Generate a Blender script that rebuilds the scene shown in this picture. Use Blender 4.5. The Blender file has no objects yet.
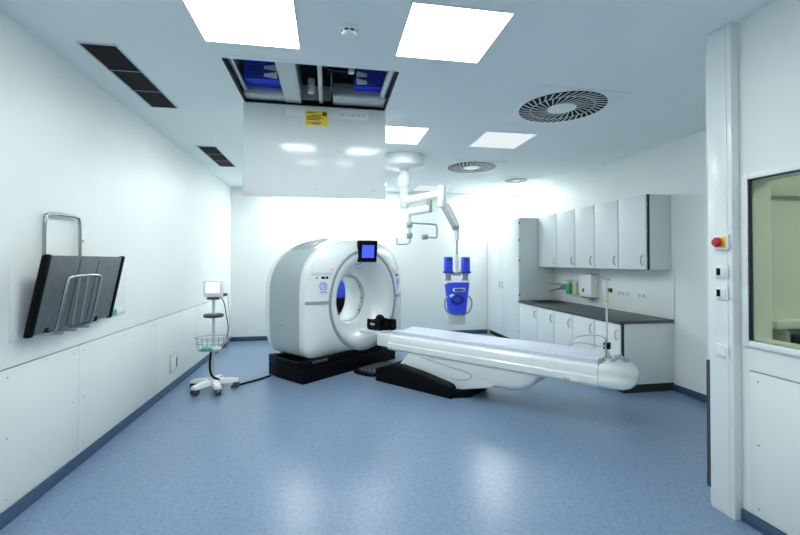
import bpy, bmesh, math, random
from mathutils import Vector, Matrix
random.seed(4)
sc = bpy.context.scene
C = sc.collection
PI = math.pi
H = 3.10            # ceiling height
XL, XR, YB = -1.94, 4.225, 8.68   # side walls and back wall
XC = 2.53           # face of the wall with the window
YP = 2.35           # end of that wall

# ------------------------------------------------------------------ materials
def mat(name, col, rough=0.45, metal=0.0, noise=0.03, scale=18.0, bump=0.0, spec=0.5, coat=0.0):
    m = bpy.data.materials.new(name); m.use_nodes = True
    nt = m.node_tree; b = nt.nodes['Principled BSDF']
    b.inputs['Roughness'].default_value = rough; b.inputs['Metallic'].default_value = metal
    b.inputs['Specular IOR Level'].default_value = spec
    b.inputs['Coat Weight'].default_value = coat
    tc = nt.nodes.new('ShaderNodeTexCoord'); n = nt.nodes.new('ShaderNodeTexNoise')
    n.inputs['Scale'].default_value = scale; n.inputs['Detail'].default_value = 3
    nt.links.new(tc.outputs['Object'], n.inputs['Vector'])
    r = nt.nodes.new('ShaderNodeValToRGB')
    r.color_ramp.elements[0].position = 0.3; r.color_ramp.elements[1].position = 0.7
    lo = [max(0, c * (1 - noise)) for c in col]; hi = [min(1, c * (1 + noise)) for c in col]
    r.color_ramp.elements[0].color = (*lo, 1); r.color_ramp.elements[1].color = (*hi, 1)
    nt.links.new(n.outputs['Fac'], r.inputs['Fac']); nt.links.new(r.outputs['Color'], b.inputs['Base Color'])
    if bump:
        bp = nt.nodes.new('ShaderNodeBump'); bp.inputs['Strength'].default_value = bump; bp.inputs['Distance'].default_value = 0.002
        n2 = nt.nodes.new('ShaderNodeTexNoise'); n2.inputs['Scale'].default_value = scale * 12
        nt.links.new(tc.outputs['Object'], n2.inputs['Vector'])
        nt.links.new(n2.outputs['Fac'], bp.inputs['Height']); nt.links.new(bp.outputs['Normal'], b.inputs['Normal'])
    return m

def emit(name, col, strength):
    m = bpy.data.materials.new(name); m.use_nodes = True
    nt = m.node_tree; nt.nodes.clear()
    o = nt.nodes.new('ShaderNodeOutputMaterial'); e = nt.nodes.new('ShaderNodeEmission')
    e.inputs['Color'].default_value = (*col, 1); e.inputs['Strength'].default_value = strength
    nt.links.new(e.outputs[0], o.inputs['Surface'])
    return m

def floor_material():
    m = bpy.data.materials.new('blue_speckled_vinyl'); m.use_nodes = True
    nt = m.node_tree; b = nt.nodes['Principled BSDF']
    tc = nt.nodes.new('ShaderNodeTexCoord')
    n = nt.nodes.new('ShaderNodeTexNoise'); n.inputs['Scale'].default_value = 34; n.inputs['Detail'].default_value = 4
    nt.links.new(tc.outputs['Object'], n.inputs['Vector'])
    r = nt.nodes.new('ShaderNodeValToRGB')
    e = r.color_ramp.elements
    e[0].position = 0.36; e[0].color = (0.160, 0.235, 0.355, 1)
    e[1].position = 0.64; e[1].color = (0.202, 0.285, 0.412, 1)
    nt.links.new(n.outputs['Fac'], r.inputs['Fac'])
    v = nt.nodes.new('ShaderNodeTexVoronoi'); v.inputs['Scale'].default_value = 36
    nt.links.new(tc.outputs['Object'], v.inputs['Vector'])
    sp = nt.nodes.new('ShaderNodeValToRGB')
    sp.color_ramp.elements[0].position = 0.14; sp.color_ramp.elements[0].color = (1, 1, 1, 1)
    sp.color_ramp.elements[1].position = 0.26; sp.color_ramp.elements[1].color = (0, 0, 0, 1)
    nt.links.new(v.outputs['Distance'], sp.inputs['Fac'])
    n3 = nt.nodes.new('ShaderNodeTexNoise'); n3.inputs['Scale'].default_value = 13
    nt.links.new(tc.outputs['Object'], n3.inputs['Vector'])
    gate = nt.nodes.new('ShaderNodeMath'); gate.operation = 'GREATER_THAN'; gate.inputs[1].default_value = 0.50
    nt.links.new(n3.outputs['Fac'], gate.inputs[0])
    mul = nt.nodes.new('ShaderNodeMath'); mul.operation = 'MULTIPLY'
    nt.links.new(sp.outputs['Color'], mul.inputs[0]); nt.links.new(gate.outputs[0], mul.inputs[1])
    mul2 = nt.nodes.new('ShaderNodeMath'); mul2.operation = 'MULTIPLY'; mul2.inputs[1].default_value = 0.75
    nt.links.new(mul.outputs[0], mul2.inputs[0])
    mx = nt.nodes.new('ShaderNodeMixRGB'); mx.inputs['Color2'].default_value = (0.075, 0.115, 0.19, 1)
    nt.links.new(mul2.outputs[0], mx.inputs['Fac']); nt.links.new(r.outputs['Color'], mx.inputs['Color1'])
    nt.links.new(mx.outputs['Color'], b.inputs['Base Color'])
    b.inputs['Roughness'].default_value = 0.28; b.inputs['Specular IOR Level'].default_value = 0.38
    bp = nt.nodes.new('ShaderNodeBump'); bp.inputs['Strength'].default_value = 0.05; bp.inputs['Distance'].default_value = 0.003
    n4 = nt.nodes.new('ShaderNodeTexNoise'); n4.inputs['Scale'].default_value = 60
    nt.links.new(tc.outputs['Object'], n4.inputs['Vector'])
    nt.links.new(n4.outputs['Fac'], bp.inputs['Height']); nt.links.new(bp.outputs['Normal'], b.inputs['Normal'])
    return m

def glass_material(name, tint, refl):
    m = bpy.data.materials.new(name); m.use_nodes = True
    nt = m.node_tree; nt.nodes.clear()
    o = nt.nodes.new('ShaderNodeOutputMaterial'); t = nt.nodes.new('ShaderNodeBsdfTransparent')
    t.inputs['Color'].default_value = (*tint, 1)
    g = nt.nodes.new('ShaderNodeBsdfGlossy'); g.inputs['Roughness'].default_value = 0.02
    f = nt.nodes.new('ShaderNodeFresnel'); f.inputs['IOR'].default_value = refl
    mx = nt.nodes.new('ShaderNodeMixShader')
    nt.links.new(f.outputs[0], mx.inputs[0]); nt.links.new(t.outputs[0], mx.inputs[1]); nt.links.new(g.outputs[0], mx.inputs[2])
    nt.links.new(mx.outputs[0], o.inputs['Surface'])
    return m

M = dict(
    wall=mat('white_wall_paint', (0.80, 0.835, 0.815), 0.42, noise=0.012, scale=3, bump=0.03),
    panel=mat('white_wall_panel', (0.78, 0.825, 0.80), 0.36, noise=0.01, scale=4),
    ceil=mat('ceiling_paint', (0.845, 0.895, 0.895), 0.75, noise=0.012, scale=2),
    base=mat('blue_skirting', (0.045, 0.085, 0.165), 0.4, noise=0.06, scale=30),
    white=mat('white_plastic', (0.80, 0.83, 0.83), 0.28, noise=0.008, coat=0.2),
    gloss=mat('white_gloss_panel', (0.74, 0.80, 0.81), 0.13, noise=0.01, scale=4),
    shell=mat('scanner_white', (0.78, 0.815, 0.81), 0.24, noise=0.006, coat=0.3),
    shellg=mat('scanner_grey', (0.40, 0.465, 0.48), 0.45, noise=0.015),
    ringg=mat('ring_grey_blue', (0.29, 0.35, 0.42), 0.35, noise=0.02),
    black=mat('black_plastic', (0.0025, 0.003, 0.004), 0.45, noise=0.1, spec=0.12),
    dark=mat('dark_grey', (0.05, 0.055, 0.065), 0.5, noise=0.06),
    vent=mat('vent_dark', (0.016, 0.017, 0.022), 0.5, noise=0.06, spec=0.2),
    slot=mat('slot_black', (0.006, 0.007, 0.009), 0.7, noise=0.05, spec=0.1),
    fabric=mat('grey_fabric', (0.12, 0.142, 0.15), 0.55, noise=0.12, scale=22, bump=0.1),
    chrome=mat('chrome_steel', (0.42, 0.45, 0.47), 0.22, metal=1.0, noise=0.03),
    steel=mat('grey_steel', (0.36, 0.39, 0.41), 0.35, metal=0.7, noise=0.03),
    alu=mat('light_grey_metal', (0.60, 0.64, 0.65), 0.35, metal=0.2, noise=0.02),
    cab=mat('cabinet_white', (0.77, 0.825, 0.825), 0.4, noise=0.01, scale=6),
    cabshade=mat('cabinet_white_shaded', (0.70, 0.745, 0.725), 0.45, noise=0.01, scale=6),  # cabinet white greyed, putting the shade of the end sides into the colour
    edge=mat('dark_edging', (0.030, 0.033, 0.037), 0.5, noise=0.05, spec=0.25),
    top=mat('slate_worktop', (0.07, 0.083, 0.088), 0.42, noise=0.18, scale=60),
    blue=mat('bright_blue', (0.03, 0.07, 0.78), 0.38, noise=0.06),
    blued=mat('deep_blue', (0.012, 0.035, 0.36), 0.4, noise=0.06),
    green=mat('green_plastic', (0.03, 0.42, 0.20), 0.4, noise=0.05),
    lime=mat('pale_yellow_plastic', (0.55, 0.58, 0.30), 0.4, noise=0.05),
    yellow=mat('yellow_label', (0.95, 0.66, 0.03), 0.45, noise=0.03),
    orange=mat('orange_label', (0.75, 0.45, 0.15), 0.45, noise=0.03),
    red=mat('red_plastic', (0.50, 0.018, 0.018), 0.3, noise=0.04),
    pinkish=mat('pink_sticker', (0.80, 0.55, 0.66), 0.5, noise=0.03),
    badge=mat('badge_blue', (0.22, 0.26, 0.66), 0.4, noise=0.04),
    badgel=mat('badge_pale_blue', (0.60, 0.66, 0.88), 0.4, noise=0.03),
    boxgrey=mat('injector_grey', (0.47, 0.51, 0.50), 0.4, noise=0.02),
    mattress=mat('pale_mattress', (0.63, 0.68, 0.78), 0.5, noise=0.015),
    cream=mat('cream_duct', (0.72, 0.72, 0.62), 0.5, noise=0.015),
    greenwall=mat('control_room_paint', (0.70, 0.73, 0.68), 0.6, noise=0.015, scale=4),
    desk=mat('control_desk', (0.62, 0.64, 0.58), 0.5, noise=0.02),
    floor=floor_material(),
    glass=glass_material('lead_glass', (0.80, 0.86, 0.78), 1.25),
    lamp=emit('lamp_diffuser', (0.955, 1.0, 0.975), 8.0),
    lampback=emit('lamp_diffuser_back', (0.955, 1.0, 0.975), 14.0),
    lampdim=emit('lamp_diffuser_dim', (0.92, 0.985, 1.0), 0.42),
    lampctl=emit('lamp_control_room', (1.0, 0.98, 0.90), 4.2),
    screenblue=emit('blue_screen', (0.05, 0.09, 0.72), 0.8),
    screenwhite=emit('white_screen', (0.93, 0.97, 1.0), 1.1),
    ledred=emit('red_indicator', (1.0, 0.12, 0.16), 0.9),
    pictogreen=emit('green_indicator', (0.1, 0.8, 0.15), 0.5),
)

# ------------------------------------------------------------------ mesh helper
class MB:
    def __init__(s): s.bm = bmesh.new()
    def box(s, a, b, bev=0.0, seg=2, mtx=None):
        x0, y0, z0 = [min(p, q) for p, q in zip(a, b)]; x1, y1, z1 = [max(p, q) for p, q in zip(a, b)]
        t = bmesh.new()
        v = [t.verts.new(p) for p in ((x0,y0,z0),(x1,y0,z0),(x1,y1,z0),(x0,y1,z0),(x0,y0,z1),(x1,y0,z1),(x1,y1,z1),(x0,y1,z1))]
        for f in ((0,3,2,1),(4,5,6,7),(0,1,5,4),(1,2,6,5),(2,3,7,6),(3,0,4,7)): t.faces.new([v[i] for i in f])
        if bev > 0:
            bmesh.ops.bevel(t, geom=t.edges[:], offset=min(bev, 0.49*min(x1-x0, y1-y0, z1-z0)), segments=seg, profile=0.5, affect='EDGES')
        return s._merge(t, mtx)
    def _merge(s, t, mtx=None):
        if mtx is not None: bmesh.ops.transform(t, matrix=mtx, verts=t.verts)
        me = bpy.data.meshes.new('tmp'); t.to_mesh(me); t.free(); s.bm.from_mesh(me); bpy.data.meshes.remove(me)
        return s
    def rings(s, rings, cap0=True, cap1=True, closed=True):
        vs = [[s.bm.verts.new(p) for p in r] for r in rings]
        n = len(vs[0])
        for a, b in zip(vs, vs[1:]):
            for i in range(n if closed else n - 1):
                j = (i + 1) % n
                s.bm.faces.new((a[i], a[j], b[j], b[i]))
        if cap0: s.bm.faces.new(vs[0][::-1])
        if cap1: s.bm.faces.new(vs[-1])
        return s
    def cyl(s, p0, p1, r0, r1=None, n=24, cap=True):
        r1 = r0 if r1 is None else r1
        p0, p1 = Vector(p0), Vector(p1); d = (p1 - p0).normalized()
        u = d.orthogonal().normalized(); w = d.cross(u)
        R = [[p + r*(math.cos(2*PI*k/n)*u + math.sin(2*PI*k/n)*w) for k in range(n)] for p, r in ((p0, r0), (p1, r1))]
        return s.rings(R, cap, cap)
    def lathe(s, prof, org=(0,0,0), axis=(0,0,1), n=40, cap0=True, cap1=True):
        o = Vector(org); d = Vector(axis).normalized(); u = d.orthogonal().normalized(); w = d.cross(u)
        R = [[o + d*z + r*(math.cos(2*PI*k/n)*u + math.sin(2*PI*k/n)*w) for k in range(n)] for r, z in prof]
        return s.rings(R, cap0, cap1)
    def tube(s, pts, r, n=10, smooth=0, closed=False):
        pts = [Vector(p) for p in pts]
        for _ in range(smooth):
            q = [pts[0]]
            for a, b in zip(pts, pts[1:]): q += [a*0.75 + b*0.25, a*0.25 + b*0.75]
            q.append(pts[-1]); pts = q
        R = []; u = None
        for i, p in enumerate(pts):
            d = (pts[min(i+1, len(pts)-1)] - pts[max(i-1, 0)]).normalized()
            if u is None: u = d.orthogonal().normalized()
            u = (u - d*u.dot(d)); u = u.normalized() if u.length > 1e-6 else d.orthogonal().normalized()
            w = d.cross(u)
            R.append([p + r*(math.cos(2*PI*k/n)*u + math.sin(2*PI*k/n)*w) for k in range(n)])
        return s.rings(R)
    def ball(s, c, r, sx=1, sy=1, sz=1, n=24):
        t = bmesh.new(); bmesh.ops.create_uvsphere(t, u_segments=n, v_segments=n//2, radius=r)
        return s._merge(t, Matrix.Translation(c) @ Matrix.Diagonal((sx, sy, sz, 1)))
    def torus(s, c, R, r, axis=(0,0,1), n=40, m=10, a0=0, a1=2*PI):
        d = Vector(axis).normalized(); u = d.orthogonal().normalized(); w = d.cross(u); c = Vector(c)
        full = abs(a1 - a0 - 2*PI) < 1e-6
        rr = []
        for k in range(n + 1):
            a = a0 + (a1-a0)*k/n; e = u*math.cos(a) + w*math.sin(a)
            rr.append([c + e*(R + r*math.cos(2*PI*j/m)) + d*r*math.sin(2*PI*j/m) for j in range(m)])
        return s.rings(rr, not full, not full)
    def prism(s, poly, ext, plane='xy', bev=0.0):
        a, b = ext
        def p3(p, h): return {'xy': (p[0], p[1], h), 'yz': (h, p[0], p[1]), 'xz': (p[0], h, p[1])}[plane]
        t = bmesh.new()
        A = [t.verts.new(p3(p, a)) for p in poly]; B = [t.verts.new(p3(p, b)) for p in poly]
        n = len(poly)
        for i in range(n): t.faces.new((A[i], A[(i+1) % n], B[(i+1) % n], B[i]))
        t.faces.new(A[::-1]); t.faces.new(B)
        bmesh.ops.recalc_face_normals(t, faces=t.faces[:])
        if bev: bmesh.ops.bevel(t, geom=t.edges[:], offset=bev, segments=3, profile=0.5, affect='EDGES', clamp_overlap=True)
        return s._merge(t)
    def obj(s, name, m, parent=None, label=None, angle=35):
        bmesh.ops.remove_doubles(s.bm, verts=s.bm.verts, dist=1e-5)
        bmesh.ops.recalc_face_normals(s.bm, faces=s.bm.faces[:])
        me = bpy.data.meshes.new(name); s.bm.to_mesh(me); s.bm.free()
        me.polygons.foreach_set('use_smooth', [True]*len(me.polygons))
        me.set_sharp_from_angle(angle=math.radians(angle))
        me.materials.append(M[m] if isinstance(m, str) else m)
        o = bpy.data.objects.new(name, me); C.objects.link(o)
        if parent is not None: o.parent = parent
        if label: o['label'] = label
        return o

def tag(o, label, cat, group=None, kind=None):
    o['label'] = label; o['category'] = cat
    if group: o['group'] = group
    if kind: o['kind'] = kind
    return o
def struct(o, label=None):
    o['kind'] = 'structure'
    if label: o['label'] = label
    return o
def thing(name, label, cat, loc=(0,0,0), rz=0, group=None):
    o = bpy.data.objects.new(name, None); C.objects.link(o); o.empty_display_size = 0.1
    o.location = loc; o.rotation_euler = (0, 0, rz)
    return tag(o, label, cat, group)
def dup(root, loc=None, label=None, rz=None):
    r = root.copy(); C.objects.link(r)
    if loc is not None: r.location = loc
    if rz is not None: r.rotation_euler = (0, 0, rz)
    if label: r['label'] = label
    for ch in list(root.children):
        c = ch.copy(); C.objects.link(c); c.parent = r
        for g in list(ch.children):
            d = g.copy(); C.objects.link(d); d.parent = c
    return r

# ------------------------------------------------------------------ room shell
YF = -1.6
tag_floor = struct(MB().box((XL-.1, YF-.1, -0.1), (5.6, YB+.1, 0.0)).obj('floor', 'floor'), 'blue speckled vinyl floor of the scanner room')
struct(MB().box((XL-.2, YF-.1, 0), (XL, YB+.2, H+.05)).obj('wall_left', 'wall'), 'white side wall with the screwed lower panels')
struct(MB().box((XL, YB, 0), (XR+.2, YB+.2, H+.05)).obj('wall_back', 'wall'), 'white wall behind the scanner')
struct(MB().box((XR, 2.55, 0), (XR+.2, YB, H+.05)).obj('wall_right', 'wall'), 'white wall behind the cupboards')
struct(MB().box((XL, YF-.2, 0), (5.6, YF, H+.05)).obj('wall_front', 'wall'), 'white wall opposite the scanner')
# wall with the observation window
WY0, WY1, WZ0, WZ1 = 0.30, 2.100, 1.120, 2.100
m = MB()
m.box((XC, YF, 0), (XC+.16, YP, WZ0)); m.box((XC, YF, WZ1), (XC+.16, YP, H+.05))
m.box((XC, WY1, WZ0), (XC+.16, YP, WZ1)); m.box((XC, YF, WZ0), (XC+.16, WY0, WZ1))
struct(m.obj('wall_control', 'wall'), 'white wall that holds the observation window')
struct(MB().box((XC+.16, YP-.05, 0), (XR+.2, YP+.19, H+.05)).obj('wall_partition', 'wall'), 'white cross wall behind the observation room')
# ceiling with the service opening
HX0, HX1, HY0, HY1 = -0.785, 0.545, 3.175, 4.03
m = MB()
m.box((XL, YF, H), (HX0, YB, H+.06)); m.box((HX1, YF, H), (XR+.2, YB, H+.06))
m.box((HX0, YF, H), (HX1, HY0, H+.06)); m.box((HX0, HY1, H), (HX1, YB, H+.06))
struct(m.obj('ceiling', 'ceil'), 'pale grey ceiling with recessed lamps')

# skirting
def skirting(name, a, b, label):
    struct(MB().box(a, b, 0.004).obj(name, 'base'), label)
skirting('baseboard_left', (XL, YF, 0), (XL+.018, YB, .085), 'blue skirting under the screwed wall panels')
skirting('baseboard_back', (XL+.018, YB-.018, 0), (3.47, YB, .09), 'blue skirting behind the scanner')
skirting('baseboard_right', (XR-.018, YP+.19, 0), (XR, 4.47, .085), 'blue skirting beside the cupboards')
skirting('baseboard_control', (XC-.018, YF, 0), (XC, 2.156, .075), 'blue skirting below the observation window')
skirting('baseboard_partition', (XC+.16, YP+.19, 0), (XR-.018, YP+.208, .085), 'blue skirting of the cross wall')
# screwed panels on the side wall
def wall_panel(i, x, y0, y1, z0, z1, side, ys, label):
    p = struct(MB().box((x, y0+.003, z0), (x+side*.012, y1-.003, z1), 0.002).obj('trim_%d' % i, 'panel'), label)
    MB().box((x, y0, z1), (x+side*.0125, y1, z1+.006)).obj('joint', 'steel', p)
    for y in ys:
        for z in (z0+.05, (z0+z1)/2, z1-.05):
            MB().cyl((x+side*.010, y, z), (x+side*.014, y, z), .0055, n=10).obj('screw', 'steel', p)
ybr = [0.7, 2.15, 3.605, 5.06, 6.5, YB-.02]
names = ['beside the camera position', 'at the front end', 'below the transfer board', 'above the floor socket', 'behind the monitor cart']
for k in range(1, 5):
    wall_panel(k, XL, ybr[k], ybr[k+1], .10, .942, 1, [ybr[k]+.07, (ybr[k]+ybr[k+1])/2, ybr[k+1]-.07], 'white screwed wall panel ' + names[k])
wall_panel(5, XC, 0.5, 2.10, .08, .935, -1, [2.05, 1.3, .6], 'white screwed panel under the observation window')
# splash panel
struct(MB().box((XR-.012, 4.43, .88), (XR, 7.16, 1.49), .002).obj('trim_6', 'panel'), 'pale splash panel between worktop and wall cupboards')
# cable trunk in front of the wall end
t = struct(MB().box((2.470, 2.157, 0), (XC, 2.320, H), .005).obj('trim_7', 'white'), 'white cable trunk on the wall end with the emergency button')
MB().box((2.466, 2.187, .02), (2.471, 2.290, H-.02), .002).obj('trunk_lid', 'white', t)
# door jamb beyond the trunk with its kick guard
t = struct(MB().box((2.503, 2.321, 0), (XC, 2.352, H)).obj('trim_8', 'wall'), 'white wall end behind the cable trunk')
MB().box((2.482, 2.328, .11), (2.5035, 2.357, .945), .003).obj('kick_guard', 'dark', t, 'dark grey kick guard strip')
struct(MB().box((4.18, 8.50, 2.43), (4.327, 8.62, H), .008).obj('trim_9', 'cream'), 'cream boxed duct above the tall cupboard')

# observation window
FR = .038
m = MB()
m.box((XC-.018, WY1, WZ0-FR), (XC+.03, WY1+FR, WZ1+FR), .006); m.box((XC-.018, WY0-FR, WZ0-FR), (XC+.03, WY0, WZ1+FR), .006)
m.box((XC-.018, WY0, WZ1), (XC+.03, WY1, WZ1+FR), .006); m.box((XC-.018, WY0, WZ0-FR), (XC+.03, WY1, WZ0), .006)
w = struct(m.obj('window_1', 'white'), 'white framed observation window with greenish lead glass')
MB().box((XC+.012, WY0, WZ0), (XC+.024, WY1, WZ1)).obj('glass', 'glass', w)
m = MB()
m.box((XC+.006, WY1-.008, WZ0), (XC+.012, WY1, WZ1)); m.box((XC+.006, WY0, WZ1-.006), (XC+.012, WY1, WZ1))
m.obj('gasket', 'dark', w)
# observation room behind it
struct(MB().box((XC+.16, YP-.09, 0), (5.4, YP-.05, H)).obj('wall_observation_end', 'greenwall'), 'pale green end wall of the observation room')
struct(MB().box((5.4, YF, 0), (5.6, YP-.05, H)).obj('wall_observation_side', 'greenwall'), 'pale green far wall of the observation room')
struct(MB().box((XC+.16, YF, 2.62), (5.4, YP-.09, 2.68)).obj('ceiling_observation', 'ceil'), 'ceiling of the observation room')
struct(MB().box((XC+.16, YP-.14, 2.03), (5.4, YP-.09, 2.11), .004).obj('trim_10', 'desk'), 'rail high on the observation room wall')
l = thing('ceiling_light', 'square lamp in the ceiling of the observation room', 'lamp', (3.6, .9, 2.62))
MB().box((-.5, -.5, -.02), (.5, .5, 0), .003).obj('frame', 'white', l); MB().box((-.47, -.47, -.024), (.47, .47, -.0201)).obj('diffuser', 'lampctl', l)
d = thing('control_desk', 'pale desk along the observation room wall behind the window glass', 'desk', (4.05, YP-.44, 0))
MB().box((-1.25, -.30, .96), (1.25, .345, 1.0), .004).obj('desktop', 'desk', d)
for s in (-1, 1): MB().box((s*1.2-.02, -.28, 0), (s*1.2+.02, .32, .96), .003).obj('leg', 'desk', d)
MB().box((-1.25, .24, 1.17), (1.25, .345, 1.22), .004).obj('shelf', 'white', d)
for s in (-1, 0, 1): MB().box((s*1.15-.012, .26, 1.0), (s*1.15+.012, .34, 1.17)).obj('shelf_bracket', 'desk', d)
q = thing('workstation', 'low black console box on the desk behind the window', 'computer', (3.52, YP-.40, 1.0))
MB().prism([(-.17, 0), (.15, 0), (.15, .15), (-.05, .15), (-.17, .05)], (-.7, .7), 'yz', .008).obj('housing', 'black', q)
MB().box((-.60, -.172, .012), (.60, -.168, .045)).obj('front_strip', 'dark', q)

# ------------------------------------------------------------------ ceiling lamps
def lamp(x, y, label, m='lamp'):
    l = thing('ceiling_light', label, 'lamp', (x, y, H), 0, 'square recessed ceiling lamps')
    s = .320; f = MB()
    for a, b in (((-s, -s), (s, -s+.012)), ((-s, s-.012), (s, s)), ((-s, -s+.012), (-s+.012, s-.012)), ((s-.012, -s+.012), (s, s-.012))):
        f.box((a[0], a[1], -.008), (b[0], b[1], 0))
    f.obj('frame', 'white', l)
    MB().box((-s+.012, -s+.012, -.006), (s-.012, s-.012, 0)).obj('diffuser', m, l)
    return l
lamp(-.515, 2.63, 'large bright square lamp between the long black vent and the smoke detector')
lamp(.785, 2.61, 'large bright square lamp beside the smoke detector, towards the swirl vent')
lamp(.787, 4.775, 'bright square lamp partly behind the hanging hatch cover, near the pendant mount')
lamp(2.10, 4.765, 'dim square lamp between the two large swirl vents', 'lampdim')
lamp(2.06, 8.13, 'dim square lamp far back behind the pendant arm', 'lampdim')
lamp(3.40, 8.15, 'bright square lamp above the tall cupboard near the small swirl vent', 'lampback')
lamp(-.52, 4.775, 'square lamp hidden above and behind the hanging hatch cover')
lamp(.785, 8.13, 'square lamp over the scanner beside the back wall', 'lampback')
lamp(-.52, 8.13, 'square lamp in the corner behind the hanging hatch cover', 'lampback')
lamp(-.52, .45, 'square lamp over the camera position beside the panelled wall')
lamp(.785, .45, 'square lamp over the camera position towards the window')

# ------------------------------------------------------------------ air vents
def linear_vent(x, y0, y1, label):
    v = thing('ceiling_vent', label, 'vent', (x, (y0+y1)/2, H), 0, 'long black ceiling vents')
    w, L = .115, (y1-y0)/2
    f = MB()
    for a, b in (((-w-.012, -L-.012), (-w, L+.012)), ((w, -L-.012), (w+.012, L+.012)), ((-w, -L-.012), (w, -L)), ((-w, L), (w, L+.012))):
        f.box((*a, -.008), (*b, 0))
    f.obj('frame', 'alu', v)
    MB().box((-w, -L, -.001), (w, L, 0)).obj('backing', 'slot', v)
    for k in range(3):
        a = -L + 2*L*k/3; b = -L + 2*L*(k+1)/3; g = MB()
        for j in range(9):
            xx = -w + .013 + j*(2*w-.026)/8
            g.box((xx-.004, a+.008, -.009), (xx+.004, b-.008, -.0012))
        g.box((-w, a+.001, -.010), (w, a+.008, -.0012)); g.box((-w, b-.008, -.010), (w, b-.001, -.0012))
        g.obj('grille', 'vent', v)
    for k in (1, 2): MB().box((-w, -L+2*L*k/3-.004, -.012), (w, -L+2*L*k/3+.004, -.0012)).obj('divider', 'shellg', v)
linear_vent(-1.575, 3.12, 4.285, 'long black slatted vent nearer the wall rack, in the ceiling beside the big lamp')
linear_vent(-1.575, 5.66, 6.79, 'smaller looking black slatted vent farther back, beside the hanging hatch cover')

def swirl_vent(x, y, plate, R, label, nb=44):
    v = thing('swirl_vent', label, 'vent', (x, y, H), 0, 'round swirl vents in square plates')
    s = plate/2
    MB().box((-s, -s, -.008), (s, s, 0), .003).obj('plate', 'ceil', v)
    MB().lathe([(R*1.0, -.008), (R*1.0, -.012), (R*.97, -.0125), (R*.33, -.0125)], cap0=False, cap1=True, n=64).obj('backing', 'slot', v)
    for name, r0, r1, nn, tw in (('inner_vanes', .33*R, .72*R, nb*5//8, .42), ('outer_vanes', .73*R, .995*R, nb*7//8, .20)):
        g = MB()
        for k in range(nn):
            a = 2*PI*k/nn; wd = 2*PI/nn*.13
            ring = []
            for zz in (-.0126, -.0155):
                ring.append([(r*math.cos(a+o), r*math.sin(a+o), zz) for r, o in ((r0, -wd*1.2), (r1, tw-wd), (r1, tw+wd), (r0, wd*1.2))])
            g.rings(ring)
        g.obj(name, 'alu', v)
    MB().torus((0, 0, -.0126), ( .725)*R, .0035, n=64, m=8).obj('dividing_ring', 'alu', v)
    MB().lathe([(.33*R, -.0126), (.33*R, -.017), (.30*R, -.018), (.001, -.018)], n=40).obj('hub', 'white', v)
swirl_vent(2.225, 3.64, .86, .40, 'large swirl vent nearest the cable trunk, in the grey ceiling')
swirl_vent(2.225, 6.20, .84, .375, 'swirl vent farther back, between the dim lamp and the pendant arm', 36)
swirl_vent(3.39, 7.06, .63, .20, 'smallest swirl vent, near the wall cupboards', 28)

# smoke detector
s = thing('smoke_detector', 'small white smoke detector between the two big square lamps', 'smoke detector', (.124, 2.64, H))
MB().lathe([(.062, 0), (.062, -.016), (.056, -.022), (.001, -.022)], n=36).obj('base', 'white', s)
MB().lathe([(.050, -.022), (.050, -.034), (.001, -.034)], n=36).obj('slot_ring', 'slot', s)
for k in range(8): MB().box((.044, -.006, -.034), (.054, .006, -.022), mtx=Matrix.Rotation(2*PI*k/8, 4, 'Z')).obj('slot_bar', 'white', s)
MB().lathe([(.050, -.034), (.046, -.048), (.020, -.058), (.001, -.058)], n=36).obj('cap', 'white', s)

# ------------------------------------------------------------------ open service hatch
h = thing('ceiling_hatch', 'open ceiling hatch with its white cover hanging straight down', 'hatch', ((HX0+HX1)/2, HY1, H))
hx = (HX1-HX0)/2; dy = HY1-HY0; HT = .62
m = MB()
for a, b in (((-hx-.06, -dy-.05), (-hx, .0)), ((hx, -dy-.05), (hx+.06, 0)), ((-hx, -dy-.05), (hx, -dy)), ((-hx-.06, 0), (hx+.06, .03))):
    m.box((*a, -.003), (*b, 0))
m.obj('frame', 'ceil', h)
m = MB()
m.box((-hx-.02, -dy-.02, .002), (-hx, .02, HT)); m.box((hx, -dy-.02, .002), (hx+.02, .02, HT))
m.box((-hx, 0, .002), (hx, .02, HT)); m.box((-hx, -dy-.02, .012), (hx, -dy, HT)); m.box((-hx-.02, -dy-.02, HT), (hx+.02, .02, HT+.02))
m.obj('liner', 'alu', h)
m = MB()
for a, b in (((-hx, -dy, .0), (-hx+.018, 0, .05)), ((hx-.018, -dy, .0), (hx, 0, .05)), ((-hx, -.018, .0), (hx, 0, .022)), ((-hx, -dy, .004), (hx, -dy+.012, .03))):
    m.box(a, b)
m.obj('gasket', 'black', h, 'black rubber gasket')
MB().prism([(-.15, .022), (-.02, .022), (-.02, .19), (-.06, .19), (-.15, .06)], (-hx+.018, -.295), 'yz', .008).obj('ledge', 'alu', h)
MB().prism([(-.22, .022), (-.02, .022), (-.02, .30), (-.05, .30), (-.22, .05)], (.155, hx-.018), 'yz', .008).obj('ledge', 'alu', h)
MB().box((.13, -.60, .05), (.145, -.02, .10), .004).obj('inner_bar', 'dark', h)
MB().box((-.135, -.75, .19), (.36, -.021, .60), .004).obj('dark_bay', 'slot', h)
c = MB().box((-hx-.01, -.022, -.885), (hx+.005, 0.0, -.012), .003).obj('cover', 'gloss', h, 'glossy white hanging hatch cover')
MB().box((-.285, -.0245, -.115), (.50, -.0222, -.03), .001).obj('paper_strip', 'white', c)
y_ = MB().box((-.105, -.0285, -.195), (.105, -.0246, -.052), .001).obj('warning_label', 'yellow', c, 'yellow warning label')
m = MB()
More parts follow.
